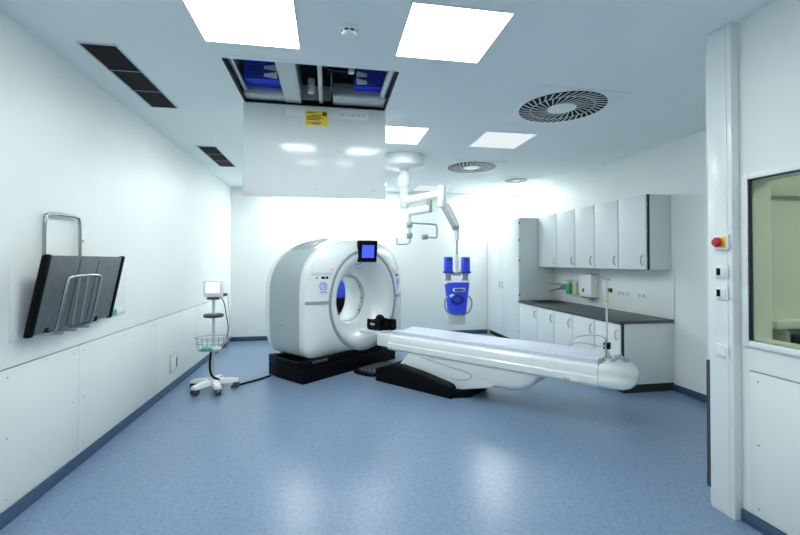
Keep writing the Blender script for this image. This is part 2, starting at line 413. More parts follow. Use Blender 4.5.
for zz, x0, x1 in ((-.072, -.09, -.02), (-.098, -.05, .05), (-.112, -.09, .04), (-.126, -.09, .06), (-.140, -.09, .03), (-.165, -.09, -.06), (-.165, -.05, .05), (-.178, -.05, .03)):
    m.box((x0, -.0292, zz-.0035), (x1, -.0286, zz+.0035))
m.box((.055, -.0292, -.10), (.095, -.0286, -.062)); m.obj('label_print', 'dark', y_)
for xx in (.22, .33, .38, .43): MB().prism([(xx, -.085), (xx+.035, -.085), (xx+.035, -.058), (xx+.012, -.058), (xx+.012, -.075), (xx, -.075)], (-.0252, -.0246), 'xz').obj('faint_print', 'alu', c)
MB().box((-hx+.01, -.0245, -.875), (-hx+.075, -.0222, -.845), .001).obj('sticker', 'pinkish', c)
for xx in (0, .55): MB().cyl((xx-.02, -.028, -.80), (xx+.02, -.028, -.80), .006, n=10).obj('latch', 'alu', c)
hY = HY1 - .03
def blue_unit(x0, x1, flip, label):
    b = thing('filter_box', label, 'filter box', ((x0+x1)/2, hY-.09, H+.105), 0, 'blue boxes inside the ceiling hatch')
    w = (x1-x0)/2
    MB().box((-w, -.16, 0), (w, 0, .40), .006).obj('box_body', 'blue', b)
    for zz in (.038, .105, .200, .290):
        f = 1 if flip else -1
        MB().rings([[(f*-.02, -.172, zz-.012), (f*-.02, -.160, zz-.012), (f*-.02, -.160, zz+.012), (f*-.02, -.172, zz+.012)],
                    [(f*-w*.86, -.186, zz-.024), (f*-w*.86, -.160, zz-.024), (f*-w*.86, -.160, zz+.024), (f*-w*.86, -.186, zz+.024)]]).obj('latch', 'white', b)
        MB().box((f*-.02, -.170, zz-.007), (f*w*.75, -.160, zz+.007), .002).obj('lever', 'dark', b)
        MB().box((-w*.95, -.166, zz-.036), (w*.95, -.1605, zz-.028), .001).obj('seam', 'blued', b)
blue_unit(-.74, -.435, False, 'blue box in the ceiling hatch on the side of the panelled wall')
blue_unit(.225, .495, True, 'blue box in the ceiling hatch on the side of the swirl vents')
b = thing('steel_beam', 'wide pale metal beam across the open ceiling hatch', 'beam', (-.335, HY1-.42, H+.012))
MB().box((-.075, -.40, 0), (.075, .40, .09), .004).obj('channel', 'alu', b)
MB().cyl((0, .10, -.003), (0, .10, .001), .016, n=3).obj('warning_sticker', 'yellow', b)
tag(MB().tube([(-.752, HY0+.06, H+.07), (-.752, HY1-.10, H+.07)], .016, n=16).obj('white_pipe', 'white'), 'thick white pipe at the hatch edge facing the panelled wall', 'pipe')
tag(MB().tube([(.508, HY0+.06, H+.07), (.495, HY1-.10, H+.07)], .03, n=16).obj('white_pipe', 'white'), 'thick white pipe at the hatch edge facing the swirl vents', 'pipe')
tag(MB().box((-.095, HY0+.03, H+.02), (-.06, HY1-.02, H+.10), .004).obj('metal_rail', 'alu'), 'slim pale rail in the middle of the ceiling hatch', 'rail')
b = thing('motor_unit', 'white capped motor beside the slim rail inside the ceiling hatch', 'motor', (-.165, HY1-.16, H+.06))
MB().lathe([(.03, 0), (.034, .01), (.034, .12), (.028, .14), (.001, .14)], n=24).obj('motor_body', 'white', b); MB().cyl((0, 0, .14), (0, 0, .17), .02).obj('motor_cap', 'red', b)
b = thing('junction_box', 'black box hanging from a frame inside the ceiling hatch', 'box', (.07, HY1-.34, H+.17))
MB().box((-.09, -.08, 0), (.09, .06, .22), .008).obj('housing', 'black', b)
MB().tube([(-.13, -.10, .12), (-.13, -.10, -.01), (.15, -.10, -.01), (.15, -.10, .12)], .008, smooth=1).obj('hanger_frame', 'dark', b)
b = thing('lamp_socket', 'small white cylinder next to the blue box in the ceiling hatch', 'fitting', (.185, HY1-.50, H+.12))
MB().lathe([(.025, 0), (.028, .01), (.028, .14), (.001, .14)], n=20).obj('fitting_body', 'white', b)

# ------------------------------------------------------------------ CT scanner
GA = math.atan2(.656, .755); GC = (.538, 6.214)
ZC, HC0, TOP, BOT, HW = 1.025, 1.10, 1.935, .265, 1.03
N = 112
def outl(th, w=HW, top=TOP, bot=BOT):
    cx, cz = math.cos(th), math.sin(th)
    # ray from (0, ZC) against the superellipse outline around HC0
    lo, hi = 0.05, 2.0
    for _ in range(30):
        r = (lo+hi)/2; x = r*cx; z = ZC + r*cz - HC0
        if z >= 0: v = abs(x/w)**2.6 + (z/(top-HC0))**2.6
        else: v = abs(x/w)**14 + (-z/(HC0-bot))**14
        if v < 1: lo = r
        else: hi = r
    return lo
TH = [2*PI*k/N for k in range(N)]
RO = [outl(t) for t in TH]
RR = .715
def rr_(th): return 1/math.sqrt((math.cos(th)/.705)**2 + (math.sin(th)/.745)**2)
def fp(th, rho, off=0.0):          # a point on the front cover
    ro = outl(th); r0 = rr_(th); r = r0 + (ro-r0)*rho
    y = .135*rho**1.7
    return Vector((r*math.cos(th), y-off, ZC + r*math.sin(th)))
def depth(z):
    P_ = [(.25, .86), (.40, 1.0), (.55, 1.05), (.77, 1.06), (1.25, 1.06), (1.6, 1.01), (1.80, .92), (1.95, .84)]
    for (a, b), (c2, d2) in zip(P_, P_[1:]):
        if z <= c2: return b + (d2-b)*max(0, (z-a))/(c2-a)
    return P_[-1][1]
def sp(th, s_, off=0.0, scl=1.0):
    r = outl(th)*scl + off; x = r*math.cos(th); z = ZC + r*math.sin(th)
    z += .03*math.sin(PI*min(1, s_*1.15))*max(0, math.sin(th))**2
    return Vector((x, .15 + s_*(depth(z)-.15), z))
g = thing('ct_scanner', 'large white ring shaped CT scanner on a black base', 'scanner', (GC[0], GC[1], 0), GA)
RHO = [0, .12, .3, .5, .7, .84, .93, .98, 1.0]
m = MB()
R = [[fp(t, rho) for t in TH] for rho in RHO[:-1]] + [[sp(t, .0) for t in TH], [sp(t, .05) for t in TH]]
m.rings(R, False, False)
fc = m.obj('front_cover', 'shell', g, angle=60)
m = MB()
R = [[sp(t, s_) for t in TH] for s_ in (.05, .1, .16, .22, .3, .38, .46, .54, .62, .7, .78, .86, .95)] + [[sp(t, 1.0, 0, .985) for t in TH], [sp(t, 1.03, 0, .95) for t in TH]]
R.append([Vector((.56*math.cos(t), 1.02, ZC + .56*math.sin(t))) for t in TH])
m.rings(R, False, False)
m.obj('housing', 'shell', g, angle=60)
# funnel and bore
def circ(r, y):                    # circles that widen to the slightly tall oval of the trim ring
    out = []
    for t in TH:
        k = max(0, min(1, (r-.37)/.33)); f = (1-k) + k*rr_(t)/.715
        out.append(Vector((r*f*math.cos(t), y, ZC + r*f*math.sin(t))))
    return out
m = MB()
m.rings([circ(r, y) for r, y in ((.69, .0), (.665, -.012), (.62, -.004), (.56, .035), (.50, .09), (.44, .165), (.40, .24), (.380, .30), (.372, .34), (.37, .38))], False, False)
m.obj('funnel', 'shell', g, angle=70)
m = MB(); m.rings([circ(r, y) for r, y in ((.37, .46), (.37, .66), (.39, .74), (.45, .90), (.56, 1.02))], False, False); m.obj('bore_lining', 'shell', g, angle=70)
m = MB(); m.rings([circ(r, y) for r, y in ((.37, .38), (.362, .382), (.362, .458), (.37, .46))], False, False); wr = m.obj('scan_window', 'alu', g, angle=50)
m = MB(); m.rings([circ(r, y) for r, y in ((.3615, .395), (.3615, .402))], False, False); m.rings([circ(r, y) for r, y in ((.3615, .438), (.3615, .445))], False, False); m.obj('window_line', 'dark', wr)
for a in (-.06, .5, -.62): MB().box((-.012, .42, -.005), (.012, .45, .005), mtx=Matrix.Translation((.358*math.cos(a), -.015, ZC+.358*math.sin(a)))).obj('marker', 'black', wr)
m = MB()
m.rings([circ(r, y) for r, y in ((.686, .0), (.688, -.014), (.722, -.014), (.729, .006))], False, False)
m.obj('trim_ring', 'ringg', g, 'grey blue ring around the opening', angle=50)
# grey side panels, trim bars, vents
def patch(th0, th1, s0, s1, off, n=40, k=12):
    return [[sp(th0 + (th1-th0)*i/n, s0 + (s1-s0)*j/k, off) for i in range(n+1)] for j in range(k+1)]
for nm, a0, a1 in (('side_panel', PI-.80, PI+.585), ('side_panel', -.585, .80)):
    m = MB(); m.rings(patch(a0, a1, .10, .86, .006), False, False, closed=False); o = m.obj(nm, 'shellg', g, 'grey side panel', angle=60)
    for z, s_ in ((.66, .25), (.70, .62)):
        x = -1.043 if a0 > 1 else 1.043
        MB().cyl((x*.996, .15+s_*.75, z), (x*1.004, .15+s_*.75, z), .012, n=12).obj('screw', 'steel', o)
for side in (-1, 1):
    m = MB(); rows = []
    for i in range(9):
        t = i/8; z0, z1 = 1.012, 1.058
        row = []
        for z in (z0, z1):
            th = math.atan2(z-ZC, side*(.70+.3*t)); row.append(fp(th, .02+.96*t, .006))
        rows.append(row)
    m.rings(rows, False, False, closed=False); m.obj('trim_bar', 'ringg', g, 'grey blue bar across the front')
    # operator panel
    tc = math.atan2(1.30-ZC, side*.82)
    def pp(x, z, off):
        th = math.atan2(z-ZC, x); d = math.hypot(x, z-ZC); return fp(th, max(0, (d-rr_(th))/(outl(th)-rr_(th))), off)
    def plate(x0, x1, z0, z1, off):
        m = MB(); m.rings([[pp(x0+(x1-x0)*i/6, z0+(z1-z0)*j/6, off) for i in range(7)] for j in range(7)], False, False, closed=False); return m
    p_ = plate(side*.66, side*.94, 1.17, 1.43, .005).obj('control_panel', 'shell', g)
    plate(side*.66, side*.94, 1.405, 1.45, .010).obj('panel_hood', 'alu', p_)
    plate(side*.72, side*.76, 1.36, 1.393, .009).obj('button', 'black', p_)
    plate(side*.77, side*.82, 1.36, 1.393, .009).obj('button', 'black', p_)
    plate(side*.87, side*.89, 1.365, 1.388, .009).obj('button', 'dark', p_)
    cen = pp(side*.80, 1.265, .008); nrm = (pp(side*.80+.02, 1.265, .008)-cen).cross(pp(side*.80, 1.285, .008)-cen).normalized()
    if nrm.y > 0: nrm = -nrm
    b_ = MB().lathe([(.060, -.008), (.060, .004), (.001, .004)], org=cen, axis=nrm, n=32).obj('badge', 'badgel', p_, 'round blue emblem')
    m = MB(); m.torus(cen+nrm*.004, .051, .005, axis=nrm, n=32, m=6); m.torus(cen+nrm*.004, .021, .005, axis=nrm, n=20, m=6, a0=.3, a1=4.6)
    for k in range(4):
        a = PI/4 + k*PI/2; u = Vector((1, 0, 0)); u = (u - nrm*u.dot(nrm)).normalized(); v = nrm.cross(u)
        e = u*math.cos(a) + v*math.sin(a); m.tube([cen+nrm*.005+e*.026, cen+nrm*.005+e*.044], .0045, n=6)
    m.obj('emblem_lines', 'badge', b_)
    plate(side*.75, side*.85, 1.175, 1.187, .009).obj('emblem_text', 'badge', p_)
    q = pp(side*.655, 1.485, .004); MB().ball(q, .013, n=12).obj('indicator', 'ledred', g, 'small red indicator')
for (cx, sgn) in ((PI-.96, 1), (.96, -1)):
    # louvred oval vent on the shoulder
    m2 = MB()
    rows = []
    for j in range(17):
        u = -1 + 2*j/16; hw = math.sqrt(max(0, 1-u*u))**.7
        rows.append([sp(cx + u*.25, .58 + (i/12*2-1)*.34*hw, .010) for i in range(13)])
    m2.rings(rows, False, False, closed=False)
    o = m2.obj('top_vent', 'shellg', g, 'grey oval vent on the shoulder', angle=60)
    m = MB()
    for j in range(2, 15):
        u = -1 + 2*j/16; hw = math.sqrt(1-u*u)**.7
        m.tube([sp(cx + u*.25, .58 + (i/6*2-1)*.32*hw, .011) for i in range(7)], .004, n=6)
    m.obj('vent_louvres', 'ringg', o)
# display
T_ = Matrix.Translation((.0, -.03, 1.762)) @ Matrix.Rotation(math.radians(-24), 4, 'Z') @ Matrix.Rotation(math.radians(8), 4, 'X')
dp = MB().box((-.152, -.06, -.165), (.152, .02, .160), .008, mtx=T_).obj('display', 'black', g, 'black framed display')
MB().box((-.095, -.0625, -.100), (.100, -.0605, .092), mtx=T_).obj('screen', 'screenblue', dp, 'glowing blue screen')
MB().box((-.10, -.02, 1.70), (.09, .12, 1.80), .01).obj('display_arm', 'black', dp)
m = MB(); m.tube([(-.20, .02, 1.54), (-.06, .005, 1.575)], .006, n=6); m.tube([(-.16, .02, 1.495), (-.06, .012, 1.505)], .006, n=6)
m.obj('engraved_line', 'ringg', g)
# black base
m = MB()
m.prism([(-1.15, 0), (.50, 0), (.72, -.0), (.86, .30), (.90, .84), (-1.12, .82), (-1.15, .55)], (0, .19), 'xy', .012)
m.prism([(-1.12, .02), (.40, .03), (.55, .30), (.80, .55), (.84, .80), (-1.08, .80), (-1.12, .55)], (.18, .275), 'xy', .012)
m.prism([(-1.148, .10), (-1.02, .06), (-1.0, .84), (-1.10, .85), (-1.148, .60)], (.18, .275), 'xy', .006)
bs = m.obj('base', 'black', g)
MB().box((-.98, .0, .235), (-.72, .05, .268), .010).obj('base_vent', 'dark', bs)

# ------------------------------------------------------------------ patient table
T0 = 1.9
ax = (.656, -.755)
def TT(t): return T0 - t
tb = thing('patient_table', 'long white patient table lowered beside the scanner', 'table', (GC[0]+ax[0]*T0, GC[1]+ax[1]*T0, 0), GA)
m = MB(); m.prism([(TT(.58), 0), (TT(.59), .17), (TT(.84), .255), (TT(1.0), .262), (TT(1.33), .222), (TT(1.72), .155), (TT(1.77), .13), (TT(1.79), 0)], (-.41, .41), 'yz', .02)
ft = m.obj('foot', 'black', tb)
MB().prism([(-.36, TT(1.78)), (.36, TT(1.78)), (.20, TT(1.93)), (-.20, TT(1.93))], (0, .10), 'xy', .015).obj('foot_toe', 'black', ft)
m = MB(); m.prism([(TT(.86), .20), (TT(1.70), .06), (TT(2.22), .185), (TT(2.55), .42), (TT(1.05), .42)], (-.285, .285), 'yz', .02)
lc = m.obj('lift_arm', 'shell', tb)
for s in (-1, 1): MB().tube([(s*.287, TT(1.25), .395), (s*.289, TT(1.62), .345), (s*.289, TT(1.98), .31), (s*.289, TT(1.98), .26), (s*.289, TT(1.90), .215), (s*.288, TT(1.72), .205)], .004, n=6, smooth=2).obj('seam', 'ringg', lc)
m = MB()
prof = [(1.35, .40, .40), (1.7, .29, .40), (2.0, .215, .40), (2.2, .19, .40), (2.44, .192, .40), (2.57, .22, .41), (2.67, .28, .41), (2.73, .36, .412), (2.745, .405, .413)]
R = []
for t, zb, zt in prof:
    w = .29 if t < 2.6 else .29 - (t-2.6)*.25; hgt = zt-zb+.004; r_ = min(.07, hgt*.45)
    pts = [(-w, zt+.004), (-w, zb+r_), (-w+r_*.3, zb+r_*.3), (-w+r_, zb), (w-r_, zb), (w-r_*.3, zb+r_*.3), (w, zb+r_), (w, zt+.004)]
    R.append([(x, TT(t), z) for x, z in pts])
m.rings(R); m.obj('lower_cover', 'shell', tb, angle=50)
# carriage
def sect(t, k=1.0, dz=0.0, top=.615, bot=.405):
    zc = (top+bot)/2
    pts = [(-.235, .405), (-.285, .415), (-.300, .440), (-.300, .498), (-.286, .512), (-.286, .553), (-.276, .590), (-.252, .612), (-.225, .615),
           (.225, .615), (.252, .612), (.276, .590), (.286, .553), (.286, .512), (.300, .498), (.300, .440), (.285, .415), (.235, .405)]
    out = []
    for x, z in pts:
        f = (z-.405)/.21
        out.append((x*k, TT(t), bot + f*(top-bot) + dz))
    return out
m = MB(); m.rings([sect(.69, .93), sect(.71), sect(1.5), sect(2.5), sect(3.325)]); cg = m.obj('carriage', 'shell', tb, angle=28)
for s in (-1, 1): MB().tube([(s*.301, TT(1.35), .432), (s*.301, TT(3.0), .432)], .0035, n=6).obj('seam', 'ringg', cg)
MB().box((-.3035, TT(3.02), .436), (-.2995, TT(3.075), .458), .001).obj('sticker', 'orange', cg, 'small orange and white sticker')
MB().box((-.3035, TT(3.09), .436), (-.2995, TT(3.15), .455), .001).obj('sticker', 'white', cg)
MB().prism([(-.235, .43), (.235, .43), (.235, .59), (.20, .60), (-.20, .60), (-.235, .59)], (TT(.46), TT(.72)), 'xz', .006).obj('cradle_end', 'shell', tb)
MB().box((-.19, TT(.05), .565), (.19, TT(.50), .600), .012).obj('cradle_tongue', 'mattress', tb)
m = MB()
cs = [(-.225, .612), (-.228, .655), (-.21, .668), (-.15, .655), (0, .643), (.15, .655), (.21, .668), (.228, .655), (.225, .612)]
m.rings([[(x, TT(t), z) for x, z in cs] for t in (.74, 1.5, 2.4, 3.315)]); mt = m.obj('mattress', 'mattress', tb, angle=40)
m = MB(); m.rings([[(x*1.01, TT(t), (z if z > .62 else .615)+.002) for x, z in cs] for t in (3.27, 3.318)]); m.obj('end_strap', 'alu', mt)
m = MB(); m.rings([sect(3.33), sect(3.36, .985, 0, .630, .402), sect(3.44, .93, 0, .632, .398), sect(3.52, .80, 0, .600, .396), sect(3.58, .60, 0, .560, .410), sect(3.61, .36, 0, .525, .435), sect(3.618, .12, 0, .50, .465)])
ec = m.obj('end_cap', 'shell', tb, angle=60)
MB().tube([(-.10, TT(3.40), .630), (-.085, TT(3.45), .668), (0, TT(3.47), .675), (.085, TT(3.45), .668), (.10, TT(3.40), .630)], .016, smooth=2).obj('handle', 'ringg', ec, 'grey grab handle')
MB().box((.06, TT(3.52), .604), (.16, TT(3.46), .634), .008).obj('recess', 'ringg', ec)
MB().ball((-.12, TT(3.54), .56), .03, 1, 1, .5, n=14).obj('button', 'ringg', ec)
# infusion pole
ip = thing('infusion_pole', 'thin infusion pole standing on the free end of the patient table', 'infusion stand', (GC[0]+ax[0]*3.34+.03*.755, GC[1]+ax[1]*3.34+.03*.656, .622), GA)
MB().lathe([(.045, 0), (.045, .02), (.025, .05), (.010, .06), (.001, .06)], n=20).obj('pole_foot', 'alu', ip)
MB().cyl((0, 0, .05), (0, 0, .80), .0095, n=14).obj('pole', 'alu', ip)
MB().box((-.028, -.03, .10), (.032, .03, .165), .006).obj('clamp', 'black', ip)
MB().cyl((-.05, 0, .02), (-.05, 0, .20), .009, n=12).obj('clamp_post', 'steel', ip)
m = MB(); m.tube([(-.13, 0, .83), (-.12, 0, .80), (.10, 0, .80), (.11, 0, .78), (.115, 0, .80)], .005, smooth=1); m.obj('hook_bar', 'steel', ip)
MB().box((-.02, -.014, .56), (.012, .014, .66), .004).obj('tag', 'lime', ip, 'yellow tag')
m = MB(); m.tube([(-.02, .0, .20), (-.08, .04, .245), (-.20, .15, .25), (-.29, .23, .23), (-.33, .28, .14)], .006, smooth=2)
m.tube([(-.02, .0, .14), (-.08, .04, .13), (-.20, .15, .17), (-.29, .23, .18), (-.33, .28, .14)], .006, smooth=2)
m.obj('arm_loop', 'alu', ip, 'grey wire arm loop')
# head holder
hh = thing('head_holder', 'black padded head holder on the table end inside the scanner opening', 'head holder', (GC[0]+ax[0]*.27, GC[1]+ax[1]*.27, .601), GA)
hh.scale = (.82, .82, .95)
m = MB(); R = []
for y in (-.14, 0, .15):
    o_ = [(-.125, .17), (-.135, .05), (-.10, .0), (.10, .0), (.135, .05), (.125, .17)]; i_ = [(.095, .165), (.098, .07), (.06, .035), (-.06, .035), (-.098, .07), (-.095, .165)]
    R.append([(x, y, z) for x, z in o_+i_])
m.rings(R); m.obj('cup', 'black', hh)
MB().ball((-.10, -.03, .095), .085, .75, 1.2, 1.0, n=20).obj('side_pad', 'black', hh)
MB().ball((.07, .02, .15), .085, .85, 1.1, .9, n=20).obj('side_pad', 'black', hh)
MB().box((-.02, -.22, .0), (.06, -.12, .13), .025).obj('chin_strap', 'black', hh)
MB().box((.06, -.30, .0), (.17, -.15, .17), .03).obj('strap_pad', 'black', hh)
MB().box((-.168, -.06, .085), (-.160, .04, .112), .002).obj('strap_label', 'orange', hh)

# floor plate between scanner and table foot
fpz = thing('floor_plate', 'dark rounded floor plate between the scanner base and the table foot', 'floor plate', (GC[0]+ax[0]*.27, GC[1]+ax[1]*.27, 0), GA)
def rr_poly(x0, x1, y0, y1, r, n=6):
    pts = []
    for cx, cy, a in ((x1-r, y1-r, 0), (x0+r, y1-r, PI/2), (x0+r, y0+r, PI), (x1-r, y0+r, 3*PI/2)):
        pts += [(cx+r*math.cos(a+PI/2*k/n), cy+r*math.sin(a+PI/2*k/n)) for k in range(n+1)]
    return pts
MB().prism(rr_poly(-.34, .40, -.235, .262, .16), (0, .035), 'xy', .006).obj('plate_rim', 'black', fpz)
MB().prism(rr_poly(-.27, .33, -.17, .20, .12), (.0345, .042), 'xy').obj('tread', 'dark', fpz)
m = MB()
for i in range(7):
    for j in range(4): m.cyl((-.21+i*.08, -.11+j*.08, .0415), (-.21+i*.08, -.11+j*.08, .046), .014, n=10)
m.obj('tread_studs', 'steel', fpz)
# equipment seen through the bore
eq = thing('equipment_trolley', 'blue and black trolley by the back wall, glimpsed through the scanner opening', 'trolley', (.20, 8.15, 0))
MB().box((-.24, -.22, .10), (.24, .22, .90), .02).obj('cabinet', 'black', eq)
MB().box((-.25, -.23, .90), (.25, .23, 1.32), .03).obj('hood', 'blue', eq)
for sx in (-1, 1):
    for sy in (-1, 1):
        MB().cyl((sx*.18-.012, sy*.16, .05), (sx*.18+.012, sy*.16, .05), .05, n=18).obj('caster', 'dark', eq)
        MB().cyl((sx*.18, sy*.16, .05), (sx*.18, sy*.16, .105), .012, n=10).obj('caster_stem', 'steel', eq)
for zz in (.35, .62): MB().box((-.20, -.226, zz), (.20, -.219, zz+.012)).obj('drawer_seam', 'dark', eq)

# ------------------------------------------------------------------ monitor cart
ct = thing('monitor_cart', 'white wheeled stand with basket and small monitor beside the panelled wall', 'cart', (-1.42, 5.46, 0))
MB().lathe([(.075, .075), (.085, .085), (.085, .115), (.045, .15), (.001, .15)], n=28).obj('hub', 'alu', ct)
for k in range(5):
    a = math.radians(-64 + 75*k); c_, s_ = math.cos(a), math.sin(a)
    R = [[(c_*r - s_*w, s_*r + c_*w, z) for w, z in ((-hw, z0), (hw, z0), (hw*.8, z1), (-hw*.8, z1))] for r, hw, z0, z1 in ((.04, .050, .082, .135), (.17, .046, .080, .128), (.29, .042, .078, .112))]
    m = MB(); m.rings(R); lg = m.obj('leg', 'white', ct)
    p = Vector((c_*.265, s_*.265, .042)); d = Vector((-s_, c_, 0))
    cs_ = MB().cyl(p+Vector((0, 0, .0)), p+Vector((0, 0, .05)), .02, n=14).obj('caster', 'alu', lg)
    w = MB(); w.cyl(p - d*.03, p - d*.008, .042, n=20); w.cyl(p + d*.008, p + d*.03, .042, n=20); w.obj('caster_wheel', 'dark', lg)
MB().cyl((0, 0, .12), (0, 0, 1.13), .018, n=20).obj('pole', 'alu', ct)
MB().lathe([(.11, .905), (.118, .915), (.118, .935), (.11, .945), (.001, .945)], n=36, cap0=True).obj('counterweight', 'dark', ct, 'dark round grip disc')
MB().tube([(-.02, -.025, .50), (-.03, -.04, .40), (-.03, -.05, .26), (.0, -.05, .17), (.08, -.03, .13)], .013, smooth=2).obj('hose', 'black', ct)
m = MB()
for z, rx, ry in ((.66, .20, .14), (.59, .193, .133), (.50, .17, .11)):
    pts = [(rx*math.cos(2*PI*k/36), -.03+ry*math.sin(2*PI*k/36), z) for k in range(37)]; m.tube(pts, .0035, n=6)
for k in range(18):
    a = 2*PI*k/18; m.tube([(.20*math.cos(a), -.03+.14*math.sin(a), .66), (.193*math.cos(a), -.03+.133*math.sin(a), .59), (.17*math.cos(a), -.03+.11*math.sin(a), .50)], .002, n=5)
for k in range(-4, 5):
    hx_ = .17*math.sqrt(1-(k/5)**2); m.tube([(-hx_, -.03+k*.022, .50), (hx_, -.03+k*.022, .50)], .002, n=5)
m.obj('basket', 'steel', ct, 'grey wire basket')
MB().box((-.03, -.03, .50), (.03, .03, .56), .008).obj('basket_clamp', 'alu', ct)
MB().tube([(.03, .0, 1.12), (.10, .02, 1.16), (.16, .03, 1.20), (.17, .03, 1.05), (.19, .02, .85), (.18, .0, .68), (.17, -.03, .60), (.10, -.03, .555)], .007, smooth=2).obj('cable', 'alu', ct)
MB().tube([(.06, .03, 1.16), (.11, .05, 1.10), (.14, .05, .9), (.17, .04, .76), (.15, .0, .62)], .006, smooth=2).obj('cable', 'dark', ct)
mo = MB().box((-.115, -.055, 1.155), (.115, .055, 1.362), .02).obj('monitor', 'white', ct, 'small white monitor')
MB().box((-.078, -.0565, 1.215), (.078, -.0550, 1.335), .001).obj('screen', 'screenwhite', mo, 'bright white screen')
m = MB()
for k in range(5): m.cyl((-.07+k*.03, -.0575, 1.185), (-.07+k*.03, -.0545, 1.185), .007, n=10)
m.obj('button', 'alu', mo)
MB().box((-.07, -.045, 1.125), (.07, .045, 1.156), .006).obj('monitor_tray', 'dark', ct)
MB().box((.115, -.02, 1.17), (.16, .02, 1.20), .006).obj('connector', 'dark', ct)
gp = thing('supply_pouch', 'green and white pouch lying in the wire basket of the monitor cart', 'pouch', (-1.43, 5.42, .5045))
MB().box((-.12, -.05, 0), (.02, .05, .028), .012).obj('pouch_body', 'green', gp); MB().box((.0, -.045, 0), (.11, .045, .035), .012).obj('sachet', 'white', gp)
tag(MB().tube([(-1.22, 5.52, .012), (-1.12, 5.60, .012), (-1.0, 5.72, .012), (-.88, 5.84, .012), (-.79, 5.93, .02)], .012, smooth=2).obj('power_cable', 'black'), 'black cable on the floor between the monitor cart and the scanner base', 'cable')

# ------------------------------------------------------------------ wall rack and transfer board
wr_ = thing('board_rack', 'chrome loop rack holding the transfer board on the panelled wall', 'rack', (XL, 3.5, 1.1))
MB().box((0, -.60, .0), (.008, .85, .46), .002).obj('back_plate', 'white', wr_)
MB().tube([(.03, -.34, .10), (.03, -.34, .60), (.03, -.335, .80), (.03, -.31, .835), (.03, .03, .845), (.03, .065, .82), (.03, .07, .60), (.03, .07, .10)], .012, n=12, smooth=2).obj('tall_loop', 'chrome', wr_)
MB().box((.0, -.36, .12), (.045, -.32, .16), .004).obj('mount', 'steel', wr_); MB().box((.0, .05, .12), (.045, .09, .16), .004).obj('mount', 'steel', wr_)
MB().tube([(.008, -0.415, .02), (.13, -0.410, .025), (.155, -0.405, .06), (.205, -0.395, .37), (.205, -0.365, .40), (.205, -0.010, .40), (.205, 0.020, .37), (.155, 0.010, .06), (.13, 0.005, .025), (.008, 0.000, .02)], .012, n=12, smooth=2).obj('front_loop', 'chrome', wr_)
m = MB()
for yy in (-.25, -.15): m.tube([(.155, yy, .05), (.205, yy, .40)], .006, n=8)
m.obj('loop_bar', 'steel', wr_)
for yy in (-.34, -.19, -.03): MB().box((.008, yy-.015, .0), (.15, yy+.015, .018), .004).obj('support_arm', 'steel', wr_)
MB().cyl((.03, .07, .66), (.03, .10, .66), .012, n=10).obj('knob', 'steel', wr_)
MB().box((.008, .66, .02), (.014, .82, .075), .001).obj('tag_plate', 'white', wr_)
MB().box((.013, .50, .012), (.018, .67, .06), .001).obj('tag_sticker', 'green', wr_, 'green sticker')
tbn = thing('transfer_board', 'dark grey folding transfer board with black ends in the wall rack', 'transfer board', (-1.895, 3.45, 1.125))
sl = .10/.51
Tb = Matrix(((1, 0, sl, 0), (0, 1, 0, 0), (0, 0, 1, 0), (0, 0, 0, 1)))
m = MB(); m.box((.0, -.46, .0), (.030, .46, .515), .008, mtx=Tb); sh = m.obj('board_body', 'fabric', tbn)
for yy in (-.13, .11): MB().box((.0302, yy-.004, .02), (.0325, yy+.004, .49), mtx=Tb).obj('fold_seam', 'dark', sh)
for s in (-1, 1): MB().box((-.006, s*.458, -.012), (.040, s*.502, .522), .014, mtx=Tb).obj('end_cap', 'black', tbn, 'black padded end')
for yy in (-.46+.12, .25): MB().box((-.004, yy-.02, -.01), (.036, yy+.02, .03), .004, mtx=Tb).obj('strap', 'black', tbn)

# sockets on the panelled wall
so = thing('flush_socket', 'small boxed socket low on the panelled wall behind the board rack', 'socket', (XL+.012, 5.58, .33))
m = MB(); m.box((0, -.12, -.11), (.010, .12, .11), .003); m.obj('frame', 'alu', so)
MB().box((.0101, -.10, -.09), (.013, .10, .09), .002).obj('cover', 'panel', so)
MB().box((.013, .07, -.07), (.0165, .095, .05), .001).obj('latch', 'dark', so)

# ------------------------------------------------------------------ ceiling pendant and injector
pd = thing('ceiling_pendant', 'white ceiling pendant with two jointed arms and wire hooks', 'pendant', (1.06, 5.75, H))
MB().lathe([(.280, 0), (.288, -.01), (.288, -.14), (.268, -.162), (.10, -.17), (.055, -.20), (.001, -.20)], n=48).obj('mount_disc', 'white', pd)
MB().lathe([(.055, -.18), (.055, -.22), (.085, -.27), (.092, -.34), (.085, -.41), (.070, -.44), (.001, -.44)], n=32).obj('ball_joint', 'white', pd)
MB().lathe([(.064, -.435), (.064, -.72), (.055, -.735), (.001, -.735)], n=28).obj('post', 'white', pd)
MB().lathe([(.067, -.44), (.067, -.452), (.001, -.452)], n=28).obj('post_collar', 'alu', pd)
E1 = Vector((.425, -.46, -.585)); A0 = Vector((.03, -.04, -.635))
def bar(p0, p1, w0, h0, w1, h1):
    p0, p1 = Vector(p0), Vector(p1); d = (p1-p0).normalized(); s = d.cross(Vector((0, 0, 1))).normalized(); u = s.cross(d)
    return [[p + s*a*w + u*b*h for a, b in ((-1, -.6), (-.6, -1), (.6, -1), (1, -.6), (1, .6), (.6, 1), (-.6, 1), (-1, .6))] for p, w, h in ((p0, w0, h0), (p1, w1, h1))]
m = MB(); m.rings(bar(A0, E1, .045, .055, .038, .045)); m.obj('upper_arm', 'white', pd, angle=50)
MB().lathe([(.052, .10), (.056, .09), (.056, -.17), (.048, -.19), (.001, -.19)], org=E1, n=28).obj('elbow', 'white', pd)
E2 = E1 + Vector((.035, 0, -.17)); E3 = E1 + Vector((.195, .03, -.455))
